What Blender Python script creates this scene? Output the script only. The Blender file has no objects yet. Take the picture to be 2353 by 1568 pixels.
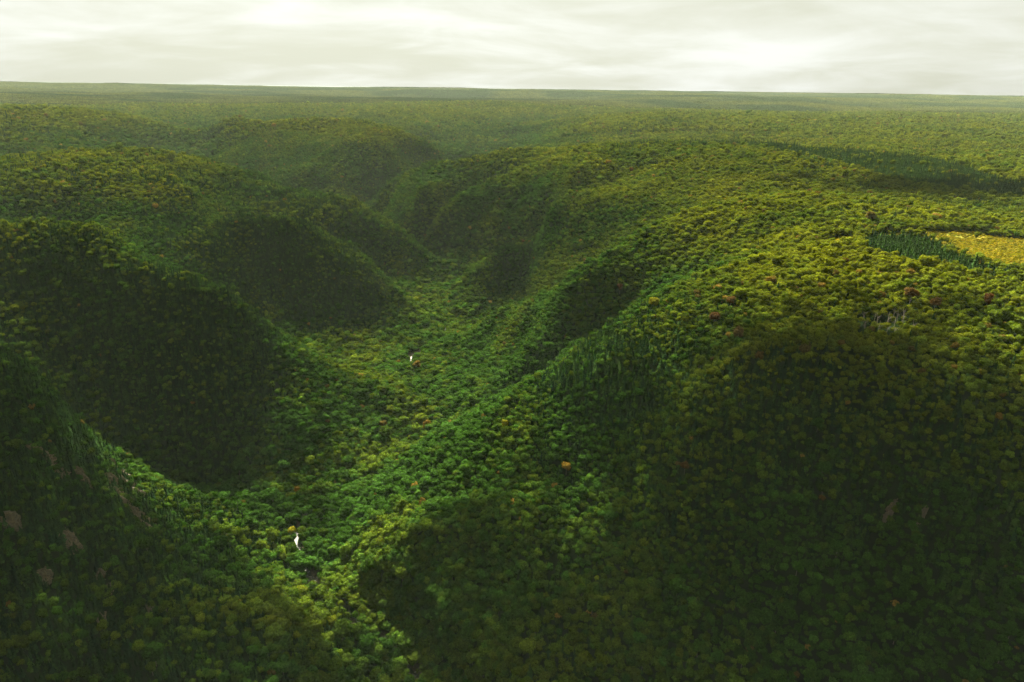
import bpy, bmesh, math, random
import numpy as np
from mathutils import Matrix, Vector

# ------------------------------------------------------------------ camera, sky, sun, exposure
CAM_Z = 430.0                       # metres above the river at the bottom of the picture
PITCH = math.radians(20.25); ROLL = math.radians(0.8)
scene = bpy.context.scene
COL = scene.collection
_r = (math.cos(ROLL), math.sin(ROLL)*math.sin(PITCH), math.sin(ROLL)*math.cos(PITCH))
_u = (-math.sin(ROLL), math.cos(ROLL)*math.sin(PITCH), math.cos(ROLL)*math.cos(PITCH))
_f = (0.0, math.cos(PITCH), -math.sin(PITCH))
cam_data = bpy.data.cameras.new('camera'); cam = bpy.data.objects.new('camera', cam_data); COL.objects.link(cam)
cam.matrix_world = Matrix(((_r[0], _u[0], -_f[0], 0), (_r[1], _u[1], -_f[1], 0), (_r[2], _u[2], -_f[2], CAM_Z), (0, 0, 0, 1)))
cam_data.sensor_width = 36; cam_data.lens = 36*1569.0/2353.0
cam_data.clip_start = 1; cam_data.clip_end = 90000
scene.camera = cam

SUN_EL = math.radians(38); SUN_AZ = math.radians(-16)      # azimuth measured from the view direction, left negative
SUN_DIR = Vector((math.sin(SUN_AZ)*math.cos(SUN_EL), math.cos(SUN_AZ)*math.cos(SUN_EL), math.sin(SUN_EL)))
world = bpy.data.worlds.new('World'); scene.world = world; world.use_nodes = True
def build_sky():
    nt = world.node_tree; N = nt.nodes; L = nt.links; N.clear()
    out = N.new('ShaderNodeOutputWorld'); bg = N.new('ShaderNodeBackground')
    sky = N.new('ShaderNodeTexSky'); sky.sky_type = 'NISHITA'; sky.sun_disc = False
    sky.sun_elevation = SUN_EL; sky.sun_rotation = SUN_AZ; sky.altitude = 400; sky.dust_density = 3.0; sky.air_density = 1.0
    bw = N.new('ShaderNodeRGBToBW'); L.new(sky.outputs[0], bw.inputs[0])
    tc = N.new('ShaderNodeTexCoord'); sep = N.new('ShaderNodeSeparateXYZ'); L.new(tc.outputs['Generated'], sep.inputs[0])
    def m(op, a, b=None, c=None):
        n = N.new('ShaderNodeMath'); n.operation = op
        for i, s in enumerate((a, b, c)):
            if s is None: continue
            if isinstance(s, (int, float)): n.inputs[i].default_value = s
            else: L.new(s, n.inputs[i])
        return n.outputs[0]
    z = m('MAXIMUM', sep.outputs[2], 0.0); zz = m('ADD', z, 0.15)
    px = m('DIVIDE', sep.outputs[0], zz); py = m('DIVIDE', sep.outputs[1], zz)
    cb = N.new('ShaderNodeCombineXYZ'); L.new(px, cb.inputs[0]); L.new(py, cb.inputs[1])
    def noise(sc, det, off):
        mp = N.new('ShaderNodeMapping'); mp.inputs['Location'].default_value = off; mp.inputs['Scale'].default_value = sc
        L.new(cb.outputs[0], mp.inputs[0])
        n = N.new('ShaderNodeTexNoise'); n.inputs['Scale'].default_value = 1; n.inputs['Detail'].default_value = det
        n.inputs['Roughness'].default_value = 0.55; n.inputs['Distortion'].default_value = 0.6
        L.new(mp.outputs[0], n.inputs['Vector']); return n.outputs[0]
    n1 = noise((0.30, 0.34, 1), 7, (3.1, 1.7, 0)); n2 = noise((1.1, 1.3, 1), 6, (8.1, 4.2, 0))
    mix = m('ADD', m('MULTIPLY', n1, 0.65), m('MULTIPLY', n2, 0.35))
    cl = N.new('ShaderNodeMapRange'); cl.inputs[1].default_value = 0.36; cl.inputs[2].default_value = 0.62; cl.clamp = True
    cl.interpolation_type = 'SMOOTHSTEP'; L.new(mix, cl.inputs[0])
    ramp = N.new('ShaderNodeMix'); ramp.data_type = 'RGBA'
    ramp.inputs[6].default_value = (0.92, 0.94, 0.77, 1); ramp.inputs[7].default_value = (1.22, 1.25, 1.16, 1)
    L.new(cl.outputs[0], ramp.inputs[0])
    # the cloud layer evens out the clear sky's brightness
    lum = m('POWER', m('MULTIPLY', bw.outputs[0], SKY_MUL), SKY_POW)
    vm = N.new('ShaderNodeVectorMath'); vm.operation = 'SCALE'; L.new(ramp.outputs[2], vm.inputs[0]); L.new(lum, vm.inputs[3])
    L.new(vm.outputs[0], bg.inputs['Color']); bg.inputs['Strength'].default_value = SKY_STRENGTH
    L.new(bg.outputs[0], out.inputs['Surface'])
SKY_STRENGTH = 0.070; SKY_MUL = 0.35; SKY_POW = 0.13
build_sky()
sun_data = bpy.data.lights.new('sun', 'SUN'); sun = bpy.data.objects.new('sun', sun_data); COL.objects.link(sun)
sun_data.energy = 5.0; sun_data.angle = math.radians(0.5); sun_data.color = (1.0, 0.93, 0.74)
sun.rotation_euler = SUN_DIR.to_track_quat('Z', 'Y').to_euler(); sun.location = (0, 0, 3000)
scene.view_settings.view_transform = 'Standard'; scene.view_settings.look = 'None'
scene.view_settings.exposure = 3.4; scene.view_settings.gamma = 1.0; scene.view_settings.use_curve_mapping = False
scene.render.engine = 'CYCLES'
scene.cycles.max_bounces = 6; scene.cycles.diffuse_bounces = 2; scene.cycles.transmission_bounces = 3
scene.cycles.volume_bounces = 1; scene.cycles.transparent_max_bounces = 16
scene.cycles.use_denoising = True

# ------------------------------------------------------------------ terrain
# ---- camera constants (the photograph's frame measured on a 2353 x 1568 grid) ----
CAM_Z=430.0; FPX=1569.0; CX,CY=1176.5,784.0
PITCH=math.radians(20.25); ROLL=math.radians(0.8)
_ca,_sa,_cp,_sp=math.cos(ROLL),math.sin(ROLL),math.cos(PITCH),math.sin(PITCH)
RV=np.array([_ca, _sa*_sp, _sa*_cp]); UV=np.array([-_sa, _ca*_sp, _ca*_cp]); FV=np.array([0,_cp,-_sp])
def ray(u,v):
    return (u-CX)*RV+(CY-v)*UV+FPX*FV
def ground(u,v,E):
    d=ray(u,v); t=(E-CAM_Z)/d[2]
    return d[0]*t,d[1]*t,E
def project(P):
    P=np.asarray(P,float).reshape(-1,3)-np.array([0,0,CAM_Z])
    f=P@FV
    return CX+FPX*(P@RV)/f, CY-FPX*(P@UV)/f, f
RIVER=[(1060,1700,-4),(1010,1630,-2),(960,1568,0),(890,1480,1),(795,1400,2),(718,1335,3),(682,1240,5),(712,1180,6),(790,1135,7),(900,1085,8),(960,1040,9),(1016,1000,10),(1015,960,11),(985,900,13),(950,860,14),(945,825,15),(985,795,16),(1025,765,18),(1000,740,20),(968,715,22),(985,690,24),(1030,665,26),(1050,640,28),(1010,608,31),(930,575,36),(870,530,42),(825,505,52),(850,478,70),(900,450,80),(990,420,95),(1040,395,108),(1075,366,120),(1130,330,150),(1170,300,175)]
PTS=list(RIVER)
PTS+=[ # west branch
(740,480,62),(640,450,90),(540,415,120),(480,385,150),
# L3 crest
(0,370,270),(100,360,275),(220,355,278),(350,357,273),(450,370,256),(560,400,222),(640,430,191),(730,457,180),(820,480,170),(900,530,128),(980,590,72),(1030,625,40),
# L3 face / valley behind M and L2
(300,480,225),(530,530,150),(620,550,130),(700,580,105),(800,640,68),(900,690,38),(400,560,182),(150,525,195),(0,530,205),(600,470,170),(430,450,224),
# M crest, face and foot
(450,537,188),(530,511,195),(590,508,195),(700,530,180),(800,580,138),(880,640,84),(940,690,45),(650,640,112),(800,700,70),(700,765,45),(850,765,30),(960,750,22),(760,800,28),(850,795,20),
# valley M / L2
(200,580,215),(300,620,172),(400,675,130),(480,715,108),(560,755,80),(640,790,58),
# L2 crest
(0,540,257),(150,535,257),(250,545,252),(330,590,236),(420,640,213),(500,690,186),(580,730,152),(650,770,113),(720,815,70),(760,842,46),(850,895,36),(905,925,24),
# L2 face
(600,950,66),
# L1/L2 valley
(0,915,152),(100,965,120),(240,1012,82),(400,1040,48),(550,1080,24),
# L1 crest and face
(0,850,222),(60,868,214),(100,900,200),(160,970,168),(200,1005,148),(250,1060,118),(330,1200,98),(200,1250,125),(0,1200,165),(0,1000,200),(0,1568,110),(300,1500,84),(500,1300,54),(450,1150,60),(150,1400,106),(700,1500,30),(600,1400,36),
# flats
(850,950,22),(700,1000,44),(950,900,15),(870,860,18),(1050,830,22),(1000,870,16),(820,1060,10),(700,1100,12),
# R3 ridge / plateau crest
(822,473,82),(880,440,145),(960,400,199),(1070,375,234),(1150,360,256),(1300,350,273),(1500,345,281),(1700,345,284),(1900,350,284),(2100,370,282),(2353,432,280),
# G1, S1
(965,548,75),(1000,512,112),(1060,478,140),(1120,440,190),(1011,494,139),(1064,463,176),(1136,423,219),(1186,401,236),(900,470,125),(960,460,164),
# G2,S2
(1080,642,42),(1130,603,78),(1180,563,113),(1250,515,162),(1020,690,24),(1060,650,58),(1086,629,82),(1167,573,138),(1261,510,196),(1308,476,211),(1400,430,243),
# G3,S3
(1090,745,30),(1150,735,50),(1200,724,73),(1300,683,112),(1400,640,150),(1480,590,190),(1560,545,225),(1100,762,48),(1150,735,80),(1198,713,122),(1292,657,183),(1355,620,210),(1480,541,244),(1573,507,256),(1700,480,264),(1200,640,85),
# G4,S4
(1030,962,22),(1100,925,43),(1170,885,76),(1250,825,112),(1340,750,152),(1450,670,196),(1560,605,230),(919,1071,20),(958,1040,38),(1019,1004,60),(1085,965,86),(1122,943,104),(1185,894,133),(1216,874,148),(1287,835,171),(1340,785,196),(1500,715,226),(1650,650,250),(1800,580,268),(1200,790,95),(1120,810,45),
# plateau interior right
(1900,450,273),(2300,500,272),(1700,440,268),(1500,400,273),(1300,410,258),(2200,590,281),(1950,545,279),(2353,620,282),(2100,680,277),
(2000,740,264),(2353,800,262),(1700,740,250),(1850,850,243),(2353,1000,235),(2353,1200,205),
# near right slope
(1500,900,192),(1300,1000,146),(1500,1200,140),(1300,1300,102),(1100,1120,84),(1176,1400,68),(950,1250,60),(1176,1568,52),(1500,1568,78),(1000,1450,30),(1400,1100,132),
(1700,950,220),(1731,1115,192),(1889,1246,176),(1960,1380,158),(2000,950,228),(2010,1180,186),(2050,1400,156),(2080,930,240),(2125,1097,214),(2200,1250,188),(2353,1400,176),(2353,1568,150),(1950,1568,124),(1750,1300,160),
# behind the R plateau crest, R4
(1150,372,170),(1300,372,225),(1500,360,255),(1700,355,265),(1120,337,147),(1180,297,217),(1300,278,262),(1500,260,283),(1750,262,283),(1300,335,222),(1300,305,245),(1500,300,272),(1900,300,276),(2150,330,276),(2353,380,277),(2353,300,283),(2100,285,285),
# F1
(560,295,260),(500,328,192),(470,352,165),(650,288,275),(750,285,276),(850,293,268),(930,315,248),(1000,345,200),(1060,372,137),
# L4
(0,265,275),(150,262,275),(300,275,268),(400,295,243),(480,330,165),(200,372,170),(0,385,185),(100,310,245),
# F2 and beyond
(1000,262,262),(1100,268,255),(1170,292,215),(960,300,215),(1060,347,160),(850,262,262),(700,262,255),(580,275,225),(500,300,190),(330,262,235),(380,250,262),(520,250,265),(640,248,262),
]
FACE=[(60,680,745),(200,760,715),(350,720,745),(450,850,712),(560,830,772),(250,900,665),
(560,360,2600),(700,400,2350),(700,350,2600),(800,380,2430),(900,400,2430),(900,350,2560),(640,380,2540)]
def _face(u,v,y):
    d=ray(u,v); t=y/d[1]
    return (d[0]*t,y,CAM_Z+d[2]*t)
WORLD=[_face(*p) for p in FACE] # anchors given in the world: x,y,E
for x,y,E in [(-900,-200,275),(-500,-100,270),(500,-100,275),(900,-200,280),(-1500,500,280),(1500,500,285),(-2500,1500,280),(2500,1500,285),(0,-1500,270),(-1500,-1500,275),(1500,-1500,280),(-1240,2720,130),(-1180,3150,135),(-900,3500,150),(-480,3200,150),(-4000,3000,280),(4000,3000,285),(0,100,0),(60,-100,-6),(120,-400,-12),(-600,250,250),(-420,-50,215),(420,0,240),(-4500,5500,290),(4500,5500,292),(0,7000,285),(-2500,7000,290),(2500,7000,290),(-6000,7000,290),(6000,7000,290)]:
    WORLD.append((x,y,E))
CREST=[(0,540,257),(150,535,257),(250,545,252),(330,590,236),(420,640,213),(500,690,186),(580,730,152),(650,770,113),
(0,370,270),(100,360,275),(220,355,278),(350,357,273),(450,370,256),(560,400,222),(640,430,191),(730,457,180),(820,480,170),(900,530,128),
(450,537,188),(530,511,195),(590,508,195),(700,530,180),(800,580,138),(880,640,84),
(0,850,222),(60,868,214),(100,900,200),(160,970,168),(200,1005,148),
(880,440,145),(960,400,199),(1070,375,234),(1150,360,256),(1300,350,273),(1500,345,281),(1700,345,284),
(560,295,260),(650,288,275),(750,285,276),(850,293,268),(930,315,248),(1000,345,200),(0,265,275),(150,262,275),(300,275,268),(400,295,243),
(1064,463,176),(1086,629,82),(1167,573,138),(1261,510,196),(1198,713,122),(1292,657,183),(1355,620,210),(1122,943,104),(1185,894,133),(1216,874,148),(1287,835,171)]
def _behind(u,v,E):
    x,y,E=ground(u,v,E); d=math.hypot(x,y); k=0.05
    return (x*(1+k),y*(1+k),CAM_Z-(CAM_Z-E)*(1+k)-0.08*k*d-1.5)
def _fit():
    P=np.array([ground(*p) for p in PTS]+WORLD+[_behind(*c) for c in CREST])
    S=1000.0
    X=P[:,:2]/S; z=P[:,2]
    r=np.sqrt(((X[:,None]-X[None])**2).sum(-1))
    K=_kern(r)+np.eye(len(X))*LAM
    n=len(X); A=np.zeros((n+3,n+3)); A[:n,:n]=K; A[:n,n]=1; A[:n,n+1:]=X; A[n,:n]=1; A[n+1:,:n]=X.T
    w=np.linalg.solve(A,np.concatenate([z,np.zeros(3)]))
    return X,w,P
LAM=2e-5
def _kern(r):
    return r*r*np.log(r+1e-6)
_X,_w,P0=_fit()
def _hash(ix,iy,s):
    h=(ix*374761393+iy*668265263+s*974634777)&0xffffffff
    h=((h^(h>>13))*1274126177)&0xffffffff
    return ((h^(h>>16))&0xffff)/32767.5-1
def vnoise(x,y,s=0):
    ix=np.floor(x).astype(np.int64); iy=np.floor(y).astype(np.int64)
    fx=x-ix; fy=y-iy; fx=fx*fx*fx*(fx*(fx*6-15)+10); fy=fy*fy*fy*(fy*(fy*6-15)+10)
    a=_hash(ix,iy,s);b=_hash(ix+1,iy,s);c=_hash(ix,iy+1,s);d=_hash(ix+1,iy+1,s)
    return (a*(1-fx)+b*fx)*(1-fy)+(c*(1-fx)+d*fx)*fy
def fbm(x,y,s=0,o=3):
    t=0;a=1;
    for k in range(o):
        t=t+a*vnoise(x*2**k+k*17.3,y*2**k-k*9.1,s+k); a*=.5
    return t
def sstep(a,b,x):
    t=np.clip((x-a)/(b-a),0,1); return t*t*(3-2*t)
def _catmull(P,n=8):
    P=np.asarray(P,float); Q=np.vstack([2*P[0]-P[1],P,2*P[-1]-P[-2]]); out=[]
    for i in range(1,len(Q)-2):
        for t in np.arange(n)/n:
            a,b,c,d=Q[i-1:i+3]
            out.append(.5*((2*b)+(c-a)*t+(2*a-5*b+4*c-d)*t*t+(3*b-a-3*c+d)*t**3))
    out.append(P[-1]); return np.array(out)
RIVER_W=_catmull([ground(*p) for p in RIVER[:20]],10)
def river_dist(x,y):
    x=np.asarray(x,float);y=np.asarray(y,float); sh=x.shape; x=x.ravel();y=y.ravel()
    D=np.full(len(x),1e4); Zr=np.zeros(len(x)); T=np.zeros(len(x)); A=RIVER_W[:-1];B=RIVER_W[1:]
    m=np.where((x>-420)&(x<220)&(y>200)&(y<1700))[0]
    for k in range(len(A)):
        a=A[k];d=B[k]-a; L=d[0]**2+d[1]**2
        t=np.clip(((x[m]-a[0])*d[0]+(y[m]-a[1])*d[1])/L,0,1)
        q=np.hypot(x[m]-a[0]-t*d[0],y[m]-a[1]-t*d[1]); u=q<D[m]
        D[m[u]]=q[u]; Zr[m[u]]=(a[2]+t*d[2])[u]; T[m[u]]=(k+t)[u]
    return D.reshape(sh),Zr.reshape(sh),T.reshape(sh)
def tps(x,y):
    x=np.asarray(x,float);y=np.asarray(y,float); sh=x.shape
    x=x.ravel()/1000;y=y.ravel()/1000
    out=np.empty(len(x)); n=len(_X)
    for i in range(0,len(x),20000):
        xs=x[i:i+20000];ys=y[i:i+20000]
        r=np.sqrt((xs[:,None]-_X[:,0])**2+(ys[:,None]-_X[:,1])**2)
        out[i:i+20000]=_kern(r)@_w[:n]+_w[n]+_w[n+1]*xs+_w[n+2]*ys
    return out.reshape(sh)
_L=lambda *p:[ground(*q)[:2] for q in p]
LINES=[(_L((1030,962,22),(1100,925,43),(1170,885,76),(1250,825,112),(1340,750,152),(1450,670,196)),26,-13),
(_L((1090,745,30),(1150,735,50),(1200,724,73),(1300,683,112),(1400,640,150),(1480,590,190)),30,-14),
(_L((1080,642,42),(1130,603,78),(1180,563,113),(1250,515,162)),34,-15),
(_L((965,548,75),(1000,512,112),(1060,478,140),(1120,440,190)),38,-15),
(_L((1110,1000,75),(1230,930,118),(1360,860,165)),17,-8),
(_L((1000,1180,45),(1150,1130,95),(1330,1080,140),(1480,1020,175)),18,-7),
(_L((1020,1350,35),(1200,1320,85),(1420,1260,135),(1600,1180,165)),18,-8),
(_L((300,640,205),(380,800,140),(430,940,75)),22,-9),(_L((140,640,230),(200,820,150),(300,960,90)),22,-9),
(_L((560,560,170),(640,660,105),(680,740,55)),26,-8),
(_L((1019,1004,60),(1085,965,86),(1122,943,104),(1185,894,133),(1216,874,148),(1287,835,171)),20,4),
(_L((1100,762,48),(1198,713,122),(1292,657,183),(1355,620,210),(1480,541,244)),24,5),
(_L((1020,690,24),(1086,629,82),(1167,573,138),(1261,510,196)),28,5),
(_L((700,300,262),(760,340,215),(700,400,140)),70,-22),(_L((860,292,262),(900,340,200),(880,400,130)),60,12)]
def _linedist(x,y,P):
    D=np.full(np.shape(x),1e9)
    for (ax,ay),(bx,by) in zip(P[:-1],P[1:]):
        dx,dy=bx-ax,by-ay; t=np.clip(((x-ax)*dx+(y-ay)*dy)/(dx*dx+dy*dy),0,1)
        D=np.minimum(D,(x-ax-t*dx)**2+(y-ay-t*dy)**2)
    return np.sqrt(D)
def height(x,y):
    x=np.asarray(x,float);y=np.asarray(y,float)
    h=tps(x,y)
    R=np.hypot(x,y)
    far=sstep(4600,7000,R)
    plate=288+122*sstep(6500,17500,R)+46*fbm(x/2300,y/1300,5,3)*(1-0.7*sstep(12000,18000,R))
    h=np.clip(h,-15,310)
    h=h*(1-far)+plate*far
    for L_,w_,a_ in LINES:
        h=h+a_*np.exp(-(_linedist(x,y,L_)/w_)**2)
    rg=1-2.2*np.abs(vnoise(x/150+.35*vnoise(x/70,y/70,72),y/190,71))
    h=h+ (7*fbm(x/260,y/260,11,3)+9*rg*(1-sstep(2200,4200,R))) *sstep(25,90,h) *(0.35+0.65*sstep(10,60,285-h))
    D,Zr,_=river_dist(x,y)
    w=1-sstep(10,34,D)
    return h*(1-w)+(Zr+0.02*D)*w

def hit(u,v,dmax=9000.0):
    d=ray(u,v); d=d/np.linalg.norm(d)
    t=np.concatenate([np.arange(150,1600,4.0),np.arange(1600,dmax,12.0)])
    z=CAM_Z+d[2]*t; g=height(d[0]*t,d[1]*t)
    i=int(np.argmax(z<g))
    return np.array([d[0]*t[i],d[1]*t[i],g[i]])

# ------------------------------------------------------------------ helpers
rng = np.random.default_rng(7); random.seed(7)
def link(o, parent=None):
    COL.objects.link(o)
    if parent is not None: o.parent = parent
    return o
def tag(o, label=None, cat=None, group=None, kind=None):
    if label: o['label'] = label
    if cat: o['category'] = cat
    if group: o['group'] = group
    if kind: o['kind'] = kind
    return o
def mesh_of(name, verts, faces, mats=(), smooth=False, midx=None):
    me = bpy.data.meshes.new(name); me.from_pydata([tuple(map(float, v)) for v in verts], [], faces)
    for m in mats: me.materials.append(m)
    if midx is not None: me.polygons.foreach_set('material_index', midx)
    if smooth: me.polygons.foreach_set('use_smooth', [True]*len(me.polygons))
    me.update(); return me
def nt_new(name):
    m = bpy.data.materials.new(name); m.use_nodes = True; nt = m.node_tree; nt.nodes.clear()
    out = nt.nodes.new('ShaderNodeOutputMaterial'); return m, nt, nt.nodes, nt.links, out

# ------------------------------------------------------------------ materials
def foliage_material(name, transl, vary, spec_needles=False):
    m, nt, N, L, out = nt_new(name)
    at = N.new('ShaderNodeAttribute'); at.attribute_type = 'INSTANCER'; at.attribute_name = 'tint'
    oi = N.new('ShaderNodeObjectInfo')
    add = N.new('ShaderNodeVectorMath'); add.operation = 'ADD'
    L.new(at.outputs['Vector'], add.inputs[0]); L.new(oi.outputs['Color'], add.inputs[1])
    tc = N.new('ShaderNodeTexCoord')
    ns = N.new('ShaderNodeTexNoise'); ns.inputs['Scale'].default_value = 0.9; ns.inputs['Detail'].default_value = 2
    L.new(tc.outputs['Object'], ns.inputs['Vector'])
    mr = N.new('ShaderNodeMapRange'); mr.inputs[1].default_value = 0.3; mr.inputs[2].default_value = 0.7
    mr.inputs[3].default_value = 1-vary; mr.inputs[4].default_value = 1+vary; L.new(ns.outputs[0], mr.inputs[0])
    # leaf clumps carry their own shade of green
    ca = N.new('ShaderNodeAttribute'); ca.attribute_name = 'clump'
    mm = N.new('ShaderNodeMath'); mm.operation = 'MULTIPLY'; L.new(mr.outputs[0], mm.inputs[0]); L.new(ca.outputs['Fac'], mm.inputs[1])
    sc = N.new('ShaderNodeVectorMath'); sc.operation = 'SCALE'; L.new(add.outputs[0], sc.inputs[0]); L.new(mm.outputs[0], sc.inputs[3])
    di = N.new('ShaderNodeBsdfDiffuse'); tr = N.new('ShaderNodeBsdfTranslucent'); mx = N.new('ShaderNodeMixShader')
    L.new(sc.outputs[0], di.inputs[0])
    tcol = N.new('ShaderNodeVectorMath'); tcol.operation = 'MULTIPLY'; tcol.inputs[1].default_value = (1.35, 1.3, 0.6)
    L.new(sc.outputs[0], tcol.inputs[0]); L.new(tcol.outputs[0], tr.inputs[0])
    mx.inputs[0].default_value = transl; L.new(di.outputs[0], mx.inputs[1]); L.new(tr.outputs[0], mx.inputs[2])
    L.new(mx.outputs[0], out.inputs['Surface'])
    return m
M_LEAF = foliage_material('broadleaf_foliage', 0.2, 0.25)
M_NEEDLE = foliage_material('needle_foliage', 0.15, 0.2)
def bark_material(name, c0, c1):
    m, nt, N, L, out = nt_new(name)
    b = N.new('ShaderNodeBsdfPrincipled'); b.inputs['Roughness'].default_value = 0.9
    tc = N.new('ShaderNodeTexCoord'); mp = N.new('ShaderNodeMapping'); mp.inputs['Scale'].default_value = (4, 4, 0.8)
    L.new(tc.outputs['Object'], mp.inputs[0]); ns = N.new('ShaderNodeTexNoise'); ns.inputs['Scale'].default_value = 1.5; ns.inputs['Detail'].default_value = 5
    L.new(mp.outputs[0], ns.inputs['Vector'])
    mx = N.new('ShaderNodeMix'); mx.data_type = 'RGBA'; mx.inputs[6].default_value = (*c0, 1); mx.inputs[7].default_value = (*c1, 1)
    L.new(ns.outputs[0], mx.inputs[0]); L.new(mx.outputs[2], b.inputs['Base Color']); L.new(b.outputs[0], out.inputs['Surface']); return m
M_BARK = bark_material('bark', (0.05, 0.04, 0.03), (0.12, 0.1, 0.08))
M_SNAG = bark_material('bleached_wood', (0.10, 0.08, 0.06), (0.2, 0.17, 0.13))
def rock_material():
    m, nt, N, L, out = nt_new('rock')
    b = N.new('ShaderNodeBsdfPrincipled'); b.inputs['Roughness'].default_value = 0.9
    tc = N.new('ShaderNodeTexCoord')
    ns = N.new('ShaderNodeTexNoise'); ns.inputs['Scale'].default_value = 0.35; ns.inputs['Detail'].default_value = 8; ns.inputs['Roughness'].default_value = 0.7
    L.new(tc.outputs['Object'], ns.inputs['Vector'])
    cr = N.new('ShaderNodeValToRGB'); e = cr.color_ramp.elements
    e[0].position = 0.3; e[0].color = (0.05, 0.045, 0.03, 1); e[1].position = 0.72; e[1].color = (0.15, 0.115, 0.055, 1)
    x = cr.color_ramp.elements.new(0.5); x.color = (0.075, 0.06, 0.03, 1)
    L.new(ns.outputs[0], cr.inputs[0]); L.new(cr.outputs[0], b.inputs['Base Color'])
    bp = N.new('ShaderNodeBump'); bp.inputs['Distance'].default_value = 1.0; bp.inputs['Strength'].default_value = 0.8
    n2 = N.new('ShaderNodeTexNoise'); n2.inputs['Scale'].default_value = 0.8; n2.inputs['Detail'].default_value = 6; L.new(tc.outputs['Object'], n2.inputs['Vector'])
    L.new(n2.outputs[0], bp.inputs['Height']); L.new(bp.outputs[0], b.inputs['Normal'])
    L.new(b.outputs[0], out.inputs['Surface']); return m
M_ROCK = rock_material()
def ground_material():
    m, nt, N, L, out = nt_new('forest_floor')
    d = N.new('ShaderNodeBsdfDiffuse')
    tc = N.new('ShaderNodeTexCoord')
    at = N.new('ShaderNodeAttribute'); at.attribute_name = 'cover'     # r: open yellow meadow, g: gravel, b: distance wood
    sp = N.new('ShaderNodeSeparateColor'); L.new(at.outputs['Color'], sp.inputs[0])
    def noise(scale, det):
        n = N.new('ShaderNodeTexNoise'); n.inputs['Scale'].default_value = scale; n.inputs['Detail'].default_value = det
        L.new(tc.outputs['Object'], n.inputs['Vector']); return n.outputs[0]
    def mixc(f, a, b):
        mx = N.new('ShaderNodeMix'); mx.data_type = 'RGBA'
        for i, s in ((6, a), (7, b)):
            if isinstance(s, tuple): mx.inputs[i].default_value = (*s, 1)
            else: L.new(s, mx.inputs[i])
        L.new(f, mx.inputs[0]); return mx.outputs[2]
    def rngn(s, a, b):
        r = N.new('ShaderNodeMapRange'); r.inputs[1].default_value = a; r.inputs[2].default_value = b; L.new(s, r.inputs[0]); return r.outputs[0]
    floor = mixc(rngn(noise(0.08, 5), 0.35, 0.65), (0.006, 0.013, 0.004), (0.013, 0.022, 0.006))
    field = mixc(rngn(noise(0.06, 6), 0.35, 0.65), (0.08, 0.085, 0.01), (0.15, 0.12, 0.02))
    gravel = mixc(rngn(noise(0.5, 6), 0.3, 0.7), (0.07, 0.06, 0.045), (0.2, 0.17, 0.12))
    wood = mixc(rngn(noise(0.0016, 8), 0.4, 0.6), (0.018, 0.032, 0.01), (0.06, 0.07, 0.015))
    c = mixc(sp.outputs[0], floor, field); c = mixc(sp.outputs[1], c, gravel); c = mixc(sp.outputs[2], c, wood)
    L.new(c, d.inputs[0]); L.new(d.outputs[0], out.inputs['Surface']); return m
M_GROUND = ground_material()
def water_material():
    m, nt, N, L, out = nt_new('river_water')
    b = N.new('ShaderNodeBsdfPrincipled'); b.inputs['Roughness'].default_value = 0.6; b.inputs['Specular IOR Level'].default_value = 0.25
    tc = N.new('ShaderNodeTexCoord'); ns = N.new('ShaderNodeTexNoise'); ns.inputs['Scale'].default_value = 0.35; ns.inputs['Detail'].default_value = 6
    L.new(tc.outputs['Object'], ns.inputs['Vector'])
    cr = N.new('ShaderNodeValToRGB'); e = cr.color_ramp.elements
    e[0].position = 0.54; e[0].color = (0.03, 0.035, 0.02, 1); e[1].position = 0.68; e[1].color = (0.13, 0.14, 0.13, 1)
    L.new(ns.outputs[0], cr.inputs[0]); L.new(cr.outputs[0], b.inputs['Base Color'])
    bp = N.new('ShaderNodeBump'); bp.inputs['Distance'].default_value = 0.4
    n2 = N.new('ShaderNodeTexNoise'); n2.inputs['Scale'].default_value = 1.6; n2.inputs['Detail'].default_value = 4; L.new(tc.outputs['Object'], n2.inputs['Vector'])
    L.new(n2.outputs[0], bp.inputs['Height']); L.new(bp.outputs[0], b.inputs['Normal'])
    L.new(b.outputs[0], out.inputs['Surface']); return m
M_WATER = water_material()

# ------------------------------------------------------------------ places named by where the photograph shows them
FIELD_POLY = [[(1985,543),(2040,538),(2130,540),(2270,545),(2353,550),(2560,575),(2600,640),(2353,636),(2300,622),(2250,612),(2190,596),(2175,570),(2130,552),(2060,544),(1990,548)], [(1872,546),(1905,540),(1960,546),(1978,566),(1940,568),(1895,560)], [(2230,548),(2260,545),(2320,548),(2340,552),(2290,553)]]
FIELD_XY = [np.array([ground(u, v, 281)[:2] for u, v in P]) for P in FIELD_POLY]
def in_field(x, y):
    x = x+7*fbm(x/22, y/22, 301, 3); y = y+11*fbm(x/26, y/26, 302, 3)
    return inside(x, y, FIELD_XY[0]) | inside(x, y, FIELD_XY[1]) | inside(x, y, FIELD_XY[2])
STAND_POLY = [(1966,560),(1985,546),(2060,545),(2140,558),(2172,570),(2178,600),(2250,618),(2310,640),(2300,654),(2200,630),(2080,616),(2000,592)]
STAND_XY = np.array([ground(u, v, 281)[:2] for u, v in STAND_POLY])
CRESTWOOD_XY = np.array([ground(u, v, 281)[:2] for u, v in ((1380,352),(1500,347),(1700,346),(1900,351),(2100,370),(2353,428),(2353,450),(2100,425),(1950,400),(1750,372),(1500,362))])
def inside(x, y, poly):
    x = np.asarray(x); y = np.asarray(y); r = np.zeros(x.shape, bool); n = len(poly); j = n-1
    for i in range(n):
        xi, yi = poly[i]; xj, yj = poly[j]
        r ^= ((yi > y) != (yj > y)) & (x < (xj-xi)*(y-yi)/((yj-yi) if yj != yi else 1e-9)+xi); j = i
    return r
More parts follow.
